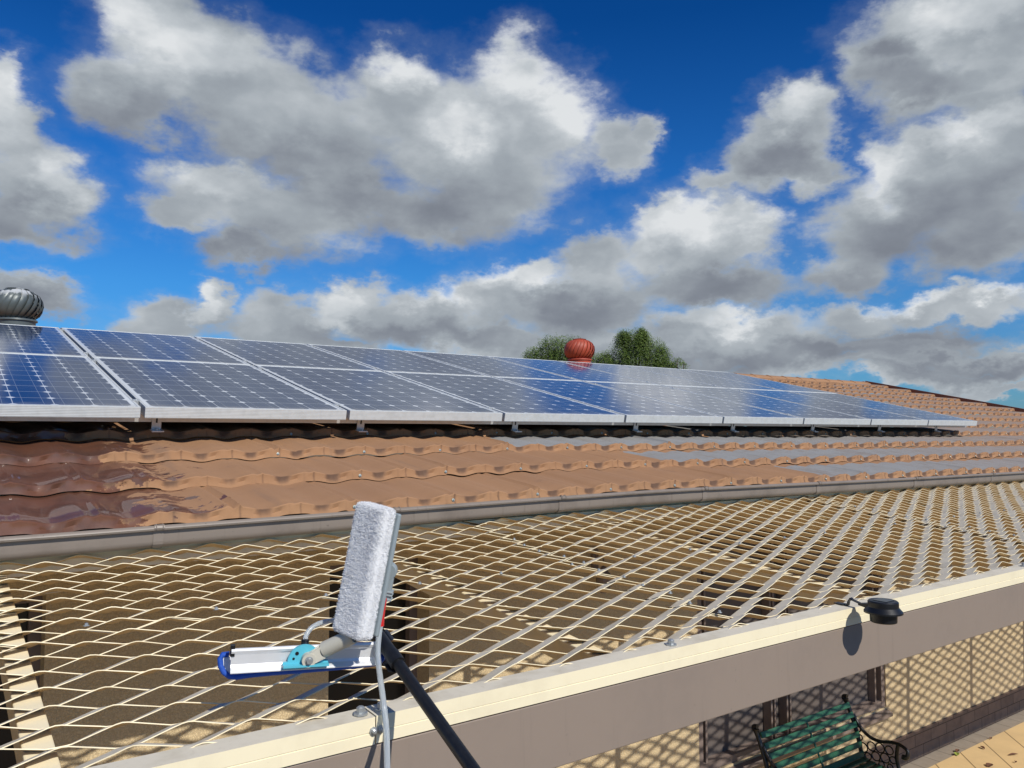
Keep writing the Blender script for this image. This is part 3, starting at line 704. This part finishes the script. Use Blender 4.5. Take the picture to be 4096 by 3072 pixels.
# ------------------------------------------------------------------ trees
m_bark = mat('bark', (.12, .09, .065), .9, bump=(20, .6, .03))
def leafmat(name, c1, c2):
    m = mat(name, c1, .6, spec=.3); t = MATS[name]
    g = t.n('ShaderNodeNewGeometry')
    t.t.links.new(t.mix(t.m('POWER', g.outputs['Random Per Island'], 1.2), c1, c2), t.b.inputs['Base Color'])
    t.b.inputs['Subsurface Weight'].default_value = 0
    return m
m_leaf = leafmat('pepper_leaves', (.04, .085, .014), (.16, .22, .048))
def tree(name, label, cx, D, lobes, seed, n, gname='trees behind the roof'):
    rg = random.Random(seed); c = atD(cx, 1727, D); base = Vector((c.x, c.y, GZ))
    root = empty(name, base, label, 'tree', gname)
    ppm = F/(D*ray(cx, 1727).dot(FW))
    side = RT; tr = MB(); top = atD(cx, 1480, D)
    tr.tube([base, base+Vector((.1, 0, 1.2)), base+Vector((0, .1, 2.4)), Vector((top.x, top.y, 1.2))], [.26, .2, .16, .1], 10)
    b = MB()
    L3 = []
    for (lx, ly, rx, ry) in lobes:
        p = base+side*((lx-cx)/ppm); p.z = (1727-ly)/ppm
        L3.append((p, rx/ppm, ry/ppm))
        tr.tube([Vector((top.x, top.y, .6)), (Vector((top.x, top.y, 1))*.5+p*.5)+Vector((0, 0, .1)), p+Vector((0, 0, ry/ppm*.5))], [.08, .05, .02], 6)
    for k in range(n):
        p, rx, rz = L3[rg.randrange(len(L3))]
        while True:
            u = Vector((rg.uniform(-1, 1), rg.uniform(-1, 1), rg.uniform(-1, 1)))
            if .3 < u.length < 1: break
        u = u.normalized()*(u.length**.7)*rg.choice((.75, .95, 1., 1.08, 1.22))
        q = p+side*(u.x*rx)+Vector((FW.x, FW.y, 0)).normalized()*(u.y*rx)+Vector((0, 0, u.z*rz))
        # clumping: skip holes
        if math.sin(q.x*5.1+seed)*math.sin(q.y*4.3)*math.sin(q.z*6.2+1) > .42: continue
        # drooping spray of narrow leaves
        d = Vector((rg.uniform(-1, 1), rg.uniform(-1, 1), rg.uniform(-.9, .25))).normalized(); ln = rg.uniform(.22, .50)
        m_ = rg.randint(8, 12)
        for j in range(m_):
            f = j/m_; s_ = q+d*ln*f+Vector((0, 0, -.62*ln*f*f*2))
            ld_ = Vector((rg.uniform(-1, 1), rg.uniform(-1, 1), rg.uniform(-1.1, .1))).normalized(); wd = ld_.orthogonal().normalized()*.010
            l2 = rg.uniform(.05, .11)
            b.add([s_-wd*.3, s_+ld_*l2*.5-wd, s_+ld_*l2, s_+ld_*l2*.5+wd], [(0, 1, 2, 3)])
    part('crown', b, m_leaf, root); part('trunk', tr, m_bark, root, smooth=True)
tree('pepper_tree', 'feathery green tree behind the roof, left of the red vent', 2215, 33, [(2140, 1425, 45, 42), (2195, 1400, 45, 62), (2250, 1385, 60, 50), (2300, 1400, 50, 55), (2230, 1450, 90, 50), (2340, 1400, 25, 22)], 3, 5200)
tree('pepper_tree', 'taller feathery green tree behind the roof, right of the red vent', 2540, 33, [(2545, 1370, 60, 58), (2500, 1350, 30, 36), (2570, 1335, 22, 30), (2610, 1410, 60, 65), (2480, 1430, 60, 50), (2420, 1440, 45, 38), (2650, 1430, 30, 58), (2550, 1440, 90, 60)], 8, 7600)
tree('pepper_tree', 'small tuft of tree foliage showing just over the panels at the right', 2705, 33, [(2712, 1450, 26, 28), (2688, 1462, 18, 16), (2740, 1460, 12, 16)], 12, 520)

# ------------------------------------------------------------------ solar gutter lamp on the beam
lc = atY(3533, 2432, 1.335)
lamp = empty('solar_lamp', lc, 'round black solar light bracketed onto the cream beam', 'lamp')
b = MB(); b.lathe([(.041, .004), (.0435, .0), (.0435, .019), (.040, .0225), (.01, .023)], lc, n=40)
hd = part('housing', b, m_black, lamp, smooth=True, autosm=35)
b = MB(); b.lathe([(.0435, .004), (.055, -.009), (.055, -.014), (.040, -.012)], lc, n=40); part('brim', b, m_black, lamp, smooth=True, autosm=35)
b = MB(); b.lathe([(.039, -.012), (.038, -.040), (.035, -.042), (.01, -.042)], lc, n=40); part('lens_bowl', b, m_black, lamp, smooth=True, autosm=35)
b = MB(); b.box((lc.x-.022, lc.y-.022, lc.z+.0231), (lc.x+.022, lc.y+.022, lc.z+.0241)); part('solar_cell', b, m_dark, lamp)
b = MB(); yb = BY+.01
b.add([(lc.x-.02, lc.y+.038, lc.z+.008), (lc.x+.02, lc.y+.038, lc.z+.008), (lc.x+.006, lc.y+.078, lc.z+.002), (lc.x-.006, lc.y+.078, lc.z+.002),
       (lc.x-.02, lc.y+.038, lc.z-.006), (lc.x+.02, lc.y+.038, lc.z-.006), (lc.x+.006, lc.y+.078, lc.z-.004), (lc.x-.006, lc.y+.078, lc.z-.004)], [(0,1,2,3),(7,6,5,4),(0,4,5,1),(1,5,6,2),(2,6,7,3),(3,7,4,0)])
zt = BT+.0042
pts = [(lc.y+.07, lc.z+.0), (lc.y+.10, lc.z+.008), (BY+.010, lc.z+.012), (BY+.018, zt+.012), (BY+.020, zt+.001), (BY+.055, zt+.001)]
for (y0, z0), (y1, z1) in zip(pts, pts[1:]):
    b.obox((lc.x, (y0+y1)/2, (z0+z1)/2), (1, 0, 0), (0, y1-y0, z1-z0), Vector((1, 0, 0)).cross(Vector((0, y1-y0, z1-z0))), (.007, math.hypot(y1-y0, z1-z0)/2+.0012, .0012))
b.box((lc.x-.012, BY+.03, zt+.0005), (lc.x+.012, BY+.062, zt+.003)); part('bracket', b, m_black, lamp)

# ------------------------------------------------------------------ garden bench
BX0, BX1 = 4.93, 6.08; yB = 3.80
bench = empty('bench', ((BX0+BX1)/2, 3.5, GZ), 'green slatted garden bench with black cast iron ends below the beam', 'bench')
m_green = mat('green_slat_paint', (.018, .10, .052), .5, var=(26, .6, (.01, .05, .028)), bump=(50, .5, .003))
zt = -2.175
def bez(p0, p1, p2, n=8): return [tuple((1-t)**2*a+2*t*(1-t)*b_+t*t*c_ for a, b_, c_ in zip(p0, p1, p2)) for t in [i/n for i in range(n+1)]]
backc = bez((yB, zt), (yB-.10, zt-.20), (yB-.13, zt-.42), 10)
for k in range(6):
    f = (k+.35)/6; i = f*(len(backc)-1); i0 = int(i); q = i-i0
    y = backc[i0][0]*(1-q)+backc[i0+1][0]*q; z = backc[i0][1]*(1-q)+backc[i0+1][1]*q
    d = Vector((0, backc[i0][0]-backc[i0+1][0], backc[i0][1]-backc[i0+1][1])).normalized()
    s = MB(); s.obox(((BX0+BX1)/2, y-.012, z), (1, 0, 0), d, Vector((1, 0, 0)).cross(d), ((BX1-BX0)/2-.01, .021, .008)); part('back_slat', s, m_green, bench, bevel=.003)
for k in range(7):
    y = yB-.16-.058*k; z = zt-.405-.010*math.sin(k/6*math.pi)-.004*k
    s = MB(); s.obox(((BX0+BX1)/2, y, z), (1, 0, 0), (0, 1, 0), (0, 0, 1), ((BX1-BX0)/2-.01, .021, .008)); part('seat_slat', s, m_green, bench, bevel=.003)
s = MB(); s.obox(((BX0+BX1)/2, yB-.085, zt-.2), (1, 0, 0), (0, .42, .9), (0, -.9, .42), (.008, .2, .004)); part('back_strap', s, m_green, bench)
for x in (BX0, BX1):
    e = MB(); sgn = 1 if x == BX1 else -1
    P3 = lambda l: [(x, y, z) for y, z in l]
    e.tube(P3([(yB+.012, zt+.015)]+[(y+.012, z) for y, z in backc]+[(yB-.10, zt-.55), (yB-.03, GZ+.10), (yB+.01, GZ+.012)]), [.022, .020]+[.017]*(len(backc)-1)+[.018, .018, .02, .022], 10)
    e.tube(P3(bez((yB+.02, zt+.0), (yB+.055, zt+.035), (yB+.0, zt+.035), 6)), .016, 8)
    arm = bez((yB-.05, zt-.09), (yB-.14, zt-.27), (yB-.30, zt-.235), 10)+bez((yB-.30, zt-.235), (yB-.43, zt-.19), (yB-.49, zt-.245), 8)[1:]+bez((yB-.49, zt-.245), (yB-.50, zt-.31), (yB-.45, zt-.30), 6)[1:]
    e.tube(P3(arm), [.013]*(len(arm)-6)+[.015, .017, .019, .021, .022, .020], 10)
    e.tube(P3(bez((yB-.42, zt-.215), (yB-.38, zt-.34), (yB-.44, zt-.44), 8)+[(yB-.50, zt-.50), (yB-.47, GZ+.2), (yB-.50, GZ+.03), (yB-.54, GZ+.012)]), .015, 8)
    e.tube(P3([(yB-.12, zt-.42), (yB-.3, zt-.44), (yB-.52, zt-.43), (yB-.62, zt-.47), (yB-.66, zt-.52)]), .014, 8)
    e.tube(P3([(yB-.10, zt-.56), (yB-.3, zt-.50), (yB-.47, zt-.58)]), .011, 8)
    rg = random.Random(2)
    for cy, cz, rr in ((-.13, -.33, .036), (-.20, -.30, .034), (-.27, -.29, .036), (-.345, -.285, .032), (-.17, -.385, .026), (-.235, -.365, .034), (-.31, -.355, .036), (-.375, -.35, .026), (-.10, -.26, .024), (-.09, -.20, .02), (-.28, -.41, .022), (-.35, -.41, .022), (-.12, -.39, .018)):
        ring = [(x, yB+cy+rr*math.cos(a), zt+cz+rr*math.sin(a)) for a in [i*2*math.pi/14 for i in range(15)]]
        e.tube(ring, .0055, 6, cap=False)
    part('cast_iron_end', e, m_iron, bench, smooth=True, autosm=60)
# paper on the seat
m_paper = mat('brown_paper', (.55, .38, .20), .8, bump=(30, .4, .004)); m_white = mat('white_paper', (.66, .60, .52), .7)
pc = atY(3235, 3048, 3.50); pc.z = -2.50
rp = empty('paper_roll', (pc.x, pc.y, zt-.39), 'rolled cream paper tube lying on crumpled brown paper on the bench', 'paper roll')
b = MB(); d = Vector((.95, -.30, .02)).normalized()
c0 = Vector((pc.x-.08, pc.y+.03, zt-.33))
b.tube([c0, c0+d*.12, c0+d*.25], [.034, .040, .046], 20, cap=False); b.tube([c0+d*.24, c0+d*.02], [.042, .031], 20, cap=False); part('tube', b, m_white, rp, smooth=True)
b = MB(); rowsP = []
for i in range(9):
    rowsP.append([(pc.x-.22+.05*j, pc.y-.16+.045*i, zt-.382+.012*math.sin(i*1.3+j*.7)+.010*math.sin(j*1.9)+.03*(i/8)*(j/9)) for j in range(10)])
b.grid(rowsP); pb = part('sheet', b, m_paper, rp); sm = pb.modifiers.new('thick', 'SOLIDIFY'); sm.thickness = .002

# fallen leaves on the paving
m_dl = mat('dead_leaf', (.12, .05, .025), .8); m_gl = mat('green_leaf', (.25, .30, .05), .6)
def leaf(px, py, ln, wd, ang, m, label):
    p = atZ(px, py, GZ+.004); b = MB(); a = Vector((math.cos(ang), math.sin(ang), 0)); c_ = Vector((-a.y, a.x, 0)); rr = []
    for i in range(7):
        f = i/6; w_ = wd*math.sin(math.pi*min(1, f*1.02+.02))**.8; rr.append([p+a*ln*(f-.5)+c_*w_*s_+Vector((0, 0, .003+.010*abs(s_)*math.sin(f*3)+.004*f)) for s_ in (-1, -.5, 0, .5, 1)])
    b.grid(rr); o = b.build('fallen_leaf', m); tag(o, label, 'leaf', 'leaves fallen on the paving')
    s_ = o.modifiers.new('thick', 'SOLIDIFY'); s_.thickness = .001
Z = lambda x, y: (3500+x/3.515, 2600+y/3.515)
for (x, y), ln, wd, a, m, lb in ((Z(1630, 1250), .045, .016, .3, m_dl, 'tiny round brown dead leaf nearest the grey edge pavers'), (Z(1510, 1380), .08, .022, 1.0, m_dl, 'curled dark brown leaf beside a paving joint'),
        (Z(1160, 1425), .09, .024, .2, m_dl, 'dark brown leaf on the grey pavers above the green leaf'), (Z(1150, 1470), .09, .03, .5, m_gl, 'yellow green leaf on the edge of the beige paving'),
        (Z(1945, 1478), .13, .018, -.5, m_dl, 'long narrow brown leaf on the beige paving'), (Z(1612, 1628), .11, .038, 0, m_dl, 'broad red brown leaf at the bottom of the picture'),
        (Z(1978, 1582), .035, .014, .4, m_dl, 'tiny brown leaf near the bottom right corner')):
    leaf(x, y, ln*.78, wd*.78, a, m, lb)

# dark metal ornament fixed to the wall, seen through the mesh
p = atY(2385, 2290, WY-.03)
lan = empty('wall_lantern', p, 'small dark wall lantern seen through the mesh', 'lantern')
b = MB(); b.box((p.x-.022, WY-.03, p.z+.0), (p.x+.022, WY-.001, p.z+.15)); part('back_plate', b, m_brown, lan, bevel=.004)
b = MB(); b.lathe([(.02, -.12), (.045, -.08), (.052, -.01), (.03, .02), (.012, .05)], (p.x, WY-.10, p.z), n=8); part('shade', b, m_brown, lan)
b = MB(); b.tube([(p.x, WY-.03, p.z+.10), (p.x, WY-.07, p.z+.13), (p.x, WY-.10, p.z+.10), (p.x, WY-.10, p.z+.04)], .006, 8); part('arm', b, m_brown, lan)

# ------------------------------------------------------------------ window cleaning pole
D0 = 1.70
def H(x, y, d=D0): # zoomed photo crop (800,1950), 1.478x
    return atD(800+x/1.478, 1950+y/1.478, d)
FWv, RTv, UPv = FW, RT, UP
pole = empty('cleaning_pole', H(1600, 1650, 1.45), 'black water fed cleaning pole with white scrubbing pad and blue edged squeegee', 'cleaning pole')
m_rub = mat('black_rubber', (.006, .007, .009), .45, bump=(220, .25, .001), var=(60, .4, (.014, .016, .019)))
b = MB(); pa, pb_ = H(1035, 850, 1.745), H(1700, 1790, 1.42); pj = pa.lerp(pb_, .2)
b.tube([pa, pj], .0140, 20); b.tube([pj, pb_], .0118, 20); b.tube([pj-(pb_-pa)*.012, pj+(pb_-pa)*.055], .0155, 20); b.tube([pa-(pb_-pa)*.01, pa+(pb_-pa)*.03], .017, 20)
part('pole', b, m_rub, pole, smooth=True, autosm=40)
b = MB(); k1 = pa.lerp(pb_, .215)
b.obox(k1+RT*(-.006)+UP*(-.014)-FW*.004, pb_-pa, RT, FW, (.014, .010, .008)); b.obox(pa.lerp(pb_, .03)+RT*.018, pb_-pa, RT, FW, (.018, .008, .009)); part('catch', b, m_black, pole, bevel=.002)
# pad frame of reference
ax = (RT*.175+UP*.98+FW*.08).normalized()
nn = (-FW*.78-RT*.63); nn = (nn-ax*nn.dot(ax)).normalized()
mm = ax.cross(nn).normalized()
if mm.dot(RT) < 0: mm = -mm
pcn = H(972, 487, 1.60); LP, WP, TP = .250/2, .081/2, .038/2
m_pad = mat('white_pad_fibre', (.72, .73, .74), .95, bump=(230, .5, .002)); t = MATS['white_pad_fibre']
t.t.links.new(t.mix(t.ss(t.noise(t.co, 14, 5, .6), .42, .72, 0, .55), (.80, .81, .82), (.50, .51, .54)), t.b.inputs['Base Color'])
t.b.inputs['Subsurface Weight'].default_value = .0
b = MB(); rp_ = random.Random(6)
NA, NW, NT_ = 46, 18, 8
def padpt(a, w_, n_):
    # rounded box
    e = 2.0
    v = Vector((a*LP, w_*WP, n_*TP)); r = .010
    core = Vector((max(-LP+r, min(LP-r, v.x)), max(-WP+r, min(WP-r, v.y)), max(-TP+r, min(TP-r, v.z))))
    dd = v-core
    if dd.length > 1e-9: v = core+dd.normalized()*min(r, dd.length)
    return v
def P2(v): return pcn+ax*v.x+mm*v.y+nn*v.z
def face_grid(fn, n1, n2):
    rows_ = []
    for i in range(n1+1):
        rows_.append([P2(padpt(*fn(-1+2*i/n1, -1+2*j/n2))) for j in range(n2+1)])
    b.grid(rows_)
face_grid(lambda u, v: (u, v, 1), NA, NW); face_grid(lambda u, v: (u, v, -1), NA, NW)
face_grid(lambda u, v: (u, 1, v), NA, NT_); face_grid(lambda u, v: (u, -1, v), NA, NT_)
face_grid(lambda u, v: (1, u, v), NW, NT_); face_grid(lambda u, v: (-1, u, v), NW, NT_)
V = []
for v in b.v:
    v = Vector(v); q = v-pcn; from_n = Vector((math.sin(v.x*410+v.z*300), math.sin(v.y*390+v.x*210), math.sin(v.z*370+v.y*280)))
    V.append(tuple(v+from_n*.0011))
b.v = V
pad = part('scrub_pad', b, m_pad, pole, smooth=True)
hb = MB(); cen = pcn
def spray(fn, cnt):
    for _ in range(cnt):
        a, w_, n_ = fn(); v = padpt(a, w_, n_); p0 = P2(v)
        o_ = Vector((a**7*.6, w_**9, n_**3)); od = (ax*o_.x+mm*o_.y+nn*o_.z); od = od.normalized() if od.length > 1e-6 else nn
        rd = Vector((rp_.gauss(0, 1), rp_.gauss(0, 1), rp_.gauss(0, 1)))
        d1 = (od*1.0+rd*.75).normalized(); l_ = rp_.uniform(.0012, .0038); s_ = d1.orthogonal().normalized()*.00028
        p1 = p0+d1*l_*.55; p2 = p1+(d1*.5+rd.normalized()*.8).normalized()*l_*.55
        hb.add([p0-s_, p0+s_, p1+s_*.9, p1-s_*.9, p2], [(0, 1, 2, 3), (3, 2, 4)])
U = rp_.uniform
spray(lambda: (U(-1, 1), U(-1, 1), 1), 13000); spray(lambda: (U(-1, 1), 1, U(-1, 1)), 6000); spray(lambda: (U(-1, 1), -1, U(-1, 1)), 3000)
spray(lambda: (1, U(-1, 1), U(-1, 1)), 2500); spray(lambda: (-1, U(-1, 1), U(-1, 1)), 2500)
tag(part('fibre', hb, m_pad, pad), kind='stuff')
m_gp = mat('grey_plastic', (.27, .32, .34), .45); m_red = mat('red_plastic', (.60, .018, .02), .35)
b = MB(); b.obox(pcn-nn*(TP+.004)+mm*.004, ax, mm, nn, (LP-.008, WP+.001, .0045)); part('backing_plate', b, m_gp, pole, bevel=.003)
b = MB(); g0 = H(1116, 492, 1.64); g1 = H(1086, 655, 1.65); gd = (g1-g0).normalized(); gs = RT
b.tube([g0-FW*.010, g0+FW*.010], .0165, 24); b.obox(g0.lerp(g1, .5), gd, gd.cross(FW), FW, ((g1-g0).length/2, .0125, .0085))
for f in (.72, .83, .99): b.obox(g0.lerp(g1, f), gd, gd.cross(FW), FW, (.0022, .0165, .011))
con = part('connector', b, m_gp, pole, bevel=.0015)
b = MB(); b.tube([g0-FW*.0125, g0-FW*.010], .0045, 10); part('rivet', b, m_black, con)
b = MB(); q0, q1 = H(1074, 652, 1.625), H(1046, 812, 1.635)
b.tube([q0, q0.lerp(q1, .6), q1], [.0105, .0115, .014], 14); part('red_adapter', b, m_red, pole, smooth=True, autosm=40)
# squeegee channel
m_chan = mat('squeegee_aluminium', (.72, .73, .74), .33, metal=.25, var=(25, .2, (.6, .6, .6)))
cl, cr = H(182, 1024, 1.66), H(1040, 978, 1.70); cx_ = (cr-cl).normalized(); up = (UP-cx_*UP.dot(cx_)).normalized(); fo = cx_.cross(up); fo = fo if fo.dot(FW) < 0 else -fo
k = 1.7/3200/1.478
prof = [(62, -4), (60, 6), (50, 10), (38, 6), (28, 0), (-22, -2), (-34, 4), (-46, 26), (-54, 34), (-58, 33), (-50, 22), (-40, -2), (-28, -8), (28, -6), (40, 0), (50, 0), (56, -8)]
b = MB(); rows_ = [[c+up*(h*k)+fo*(d_*k) for h, d_ in prof] for c in (cl, cr)]
b.grid(rows_, 0, True); b.add(rows_[0], [tuple(range(len(prof)))]); b.add(rows_[1], [tuple(range(len(prof)-1, -1, -1))])
sq_ = part('squeegee_channel', b, m_chan, pole)
m_blue = mat('blue_binding', (.010, .075, .42), .7, bump=(260, .6, .002))
path = [(172, 986), (135, 988), (119, 1012), (122, 1055), (140, 1092), (172, 1116), (215, 1121), (300, 1108), (420, 1096), (600, 1082), (760, 1068), (900, 1056), (1000, 1046), (1060, 1036), (1078, 1015), (1074, 985)]
b = MB(); pts = [H(x, y, 1.688+.02*(x/1100)) for x, y in path]; b.tube(pts, .0053, 10); part('blue_edging', b, m_blue, pole, smooth=True)
b = MB(); inner = pts[1:-1]; ref = [H(x, y, 1.689+.02*(x/1100)) for x, y in [(172, 1000)]+[(175+(i*900/12), 1000-i*4) for i in range(13)]]
b.grid([inner, ref[:len(inner)]]); o = part('microfibre_sheet', b, mat('white_microfibre', (.62, .65, .70), .9, bump=(200, .6, .002)), pole); o.modifiers.new('thick', 'SOLIDIFY').thickness = .003
b = MB(); b.obox(cl+up*(50*k)+cx_*.002-fo*.004, cx_, up, fo, (.004, .010, .006)); part('end_clip', b, m_black, pole)
# cyan swivel plate
m_cyan = mat('cyan_plastic', (.10, .48, .60), .4)
b = MB(); c0 = H(620, 1030, 1.675); n = 22; base_ = []
outl = [(-118*k, 0), (-118*k, 8*k)]+[(math.cos(math.pi-math.pi*i/n)*86*k-8*k, 12*k+math.sin(math.pi*i/n)*86*k) for i in range(n+1)]+[(118*k, 8*k), (118*k, 0)]
F1 = [c0+cx_*x+up*(y)+fo*.010 for x, y in outl]; F2 = [p_-fo*.006 for p_ in F1]; m_n = len(outl)
b.add(F1, [tuple(range(m_n))]); b.add(F2, [tuple(range(m_n-1, -1, -1))]); b.add(F1+F2, [(i, (i+1) % m_n, m_n+(i+1) % m_n, m_n+i) for i in range(m_n)])
b.obox(c0+up*(-3*k)+fo*.014, cx_, up, fo, (118*k, 5*k, .010))
cy = part('swivel_plate', b, m_cyan, pole)
for dx2, dy2, r_ in ((-48, 55, .0045), (-64, 28, .003), (44, 50, .004)):
    b = MB(); q = c0+cx_*(dx2*k)+up*(dy2*k)+fo*.0102; b.tube([q-fo*.001, q+fo*.0005], r_*.8, 10); part('hole', b, m_black, cy)
# beige yoke and handle tube
m_beige = mat('beige_plastic', (.52, .50, .42), .45)
b = MB(); p0 = H(640, 1015, 1.660); p1 = H(735, 957, 1.663); p2 = H(905, 878, 1.632); dd = (p2-p1).normalized(); sd = dd.cross(FW).normalized()
b.tube([p1, p2], .0150, 24, cap=False); b.tube([p1+dd*.004, p2], .0125, 24, cap=False)
b.tube([p2, p2+dd*.0005], [.0150, .0125], 24, cap=False)
b.obox(p0.lerp(p1, .45)+fo*.002, (p1-p0), (p1-p0).cross(fo), fo, ((p1-p0).length*.62, .011, .007))
b.tube([p0-fo*.006, p0+fo*.010], .0130, 18)
b.add([p0+sd*.010+fo*.009, p0-sd*.010+fo*.009, p1-sd*.0148+fo*.004, p1+sd*.0148+fo*.004], [(0, 1, 2, 3)])
hn = part('handle_socket', b, m_beige, pole, smooth=True, autosm=40)
b = MB(); b.tube([p0+fo*.010, p0+fo*.016], .0052, 6); b.tube([p0+fo*.0095, p0+fo*.0105], .008, 16); part('pivot_bolt', b, m_steel, hn)
b = MB(); b.tube([p2-dd*.03, p2-dd*.002], .0123, 16); part('bore', b, m_black, hn)
# fitting and hoses
b = MB(); f0 = H(620, 938, 1.68); f1 = H(622, 898, 1.68); b.tube([f0, f1], .0075, 14); b.tube([f0.lerp(f1, .75), f0.lerp(f1, .85)], .0095, 14); b.tube([f0-RT*.012-UP*.004, f0], .005, 8); part('hose_fitting', b, m_black, pole)
m_hose = mat('clear_hose', (.62, .68, .72), .22, trans=.55, coat=.3); MATS['clear_hose'].b.inputs['IOR'].default_value = 1.3
def spl(P_, n=6):
    out = []
    for i in range(len(P_)-1):
        a0, a1, a2, a3 = P_[max(i-1, 0)], P_[i], P_[i+1], P_[min(i+2, len(P_)-1)]
        for j in range(n):
            t_ = j/n; out.append(.5*((2*a1)+(a2-a0)*t_+(2*a0-5*a1+4*a2-a3)*t_*t_+(3*a1-a0-3*a2+a3)*t_**3))
    return out+[P_[-1]]
b = MB(); b.tube(spl([H(*q) for q in ((622, 900, 1.68), (632, 865, 1.685), (665, 825, 1.69), (730, 795, 1.70), (830, 782, 1.72), (900, 780, 1.73))]), .0048, 12); part('short_hose', b, m_hose, pole, smooth=True)
b = MB(); b.tube(spl([H(*q) for q in ((1030, 775, 1.74), (1042, 752, 1.72), (1058, 752, 1.70), (1068, 790, 1.69), (1058, 870, 1.685), (1051, 960, 1.68), (1055, 1040, 1.68), (1066, 1130, 1.68), (1078, 1220, 1.678), (1092, 1330, 1.674), (1102, 1440, 1.655), (1105, 1560, 1.62), (1108, 1700, 1.58))]), .0058, 14); part('long_hose', b, m_hose, pole, smooth=True)
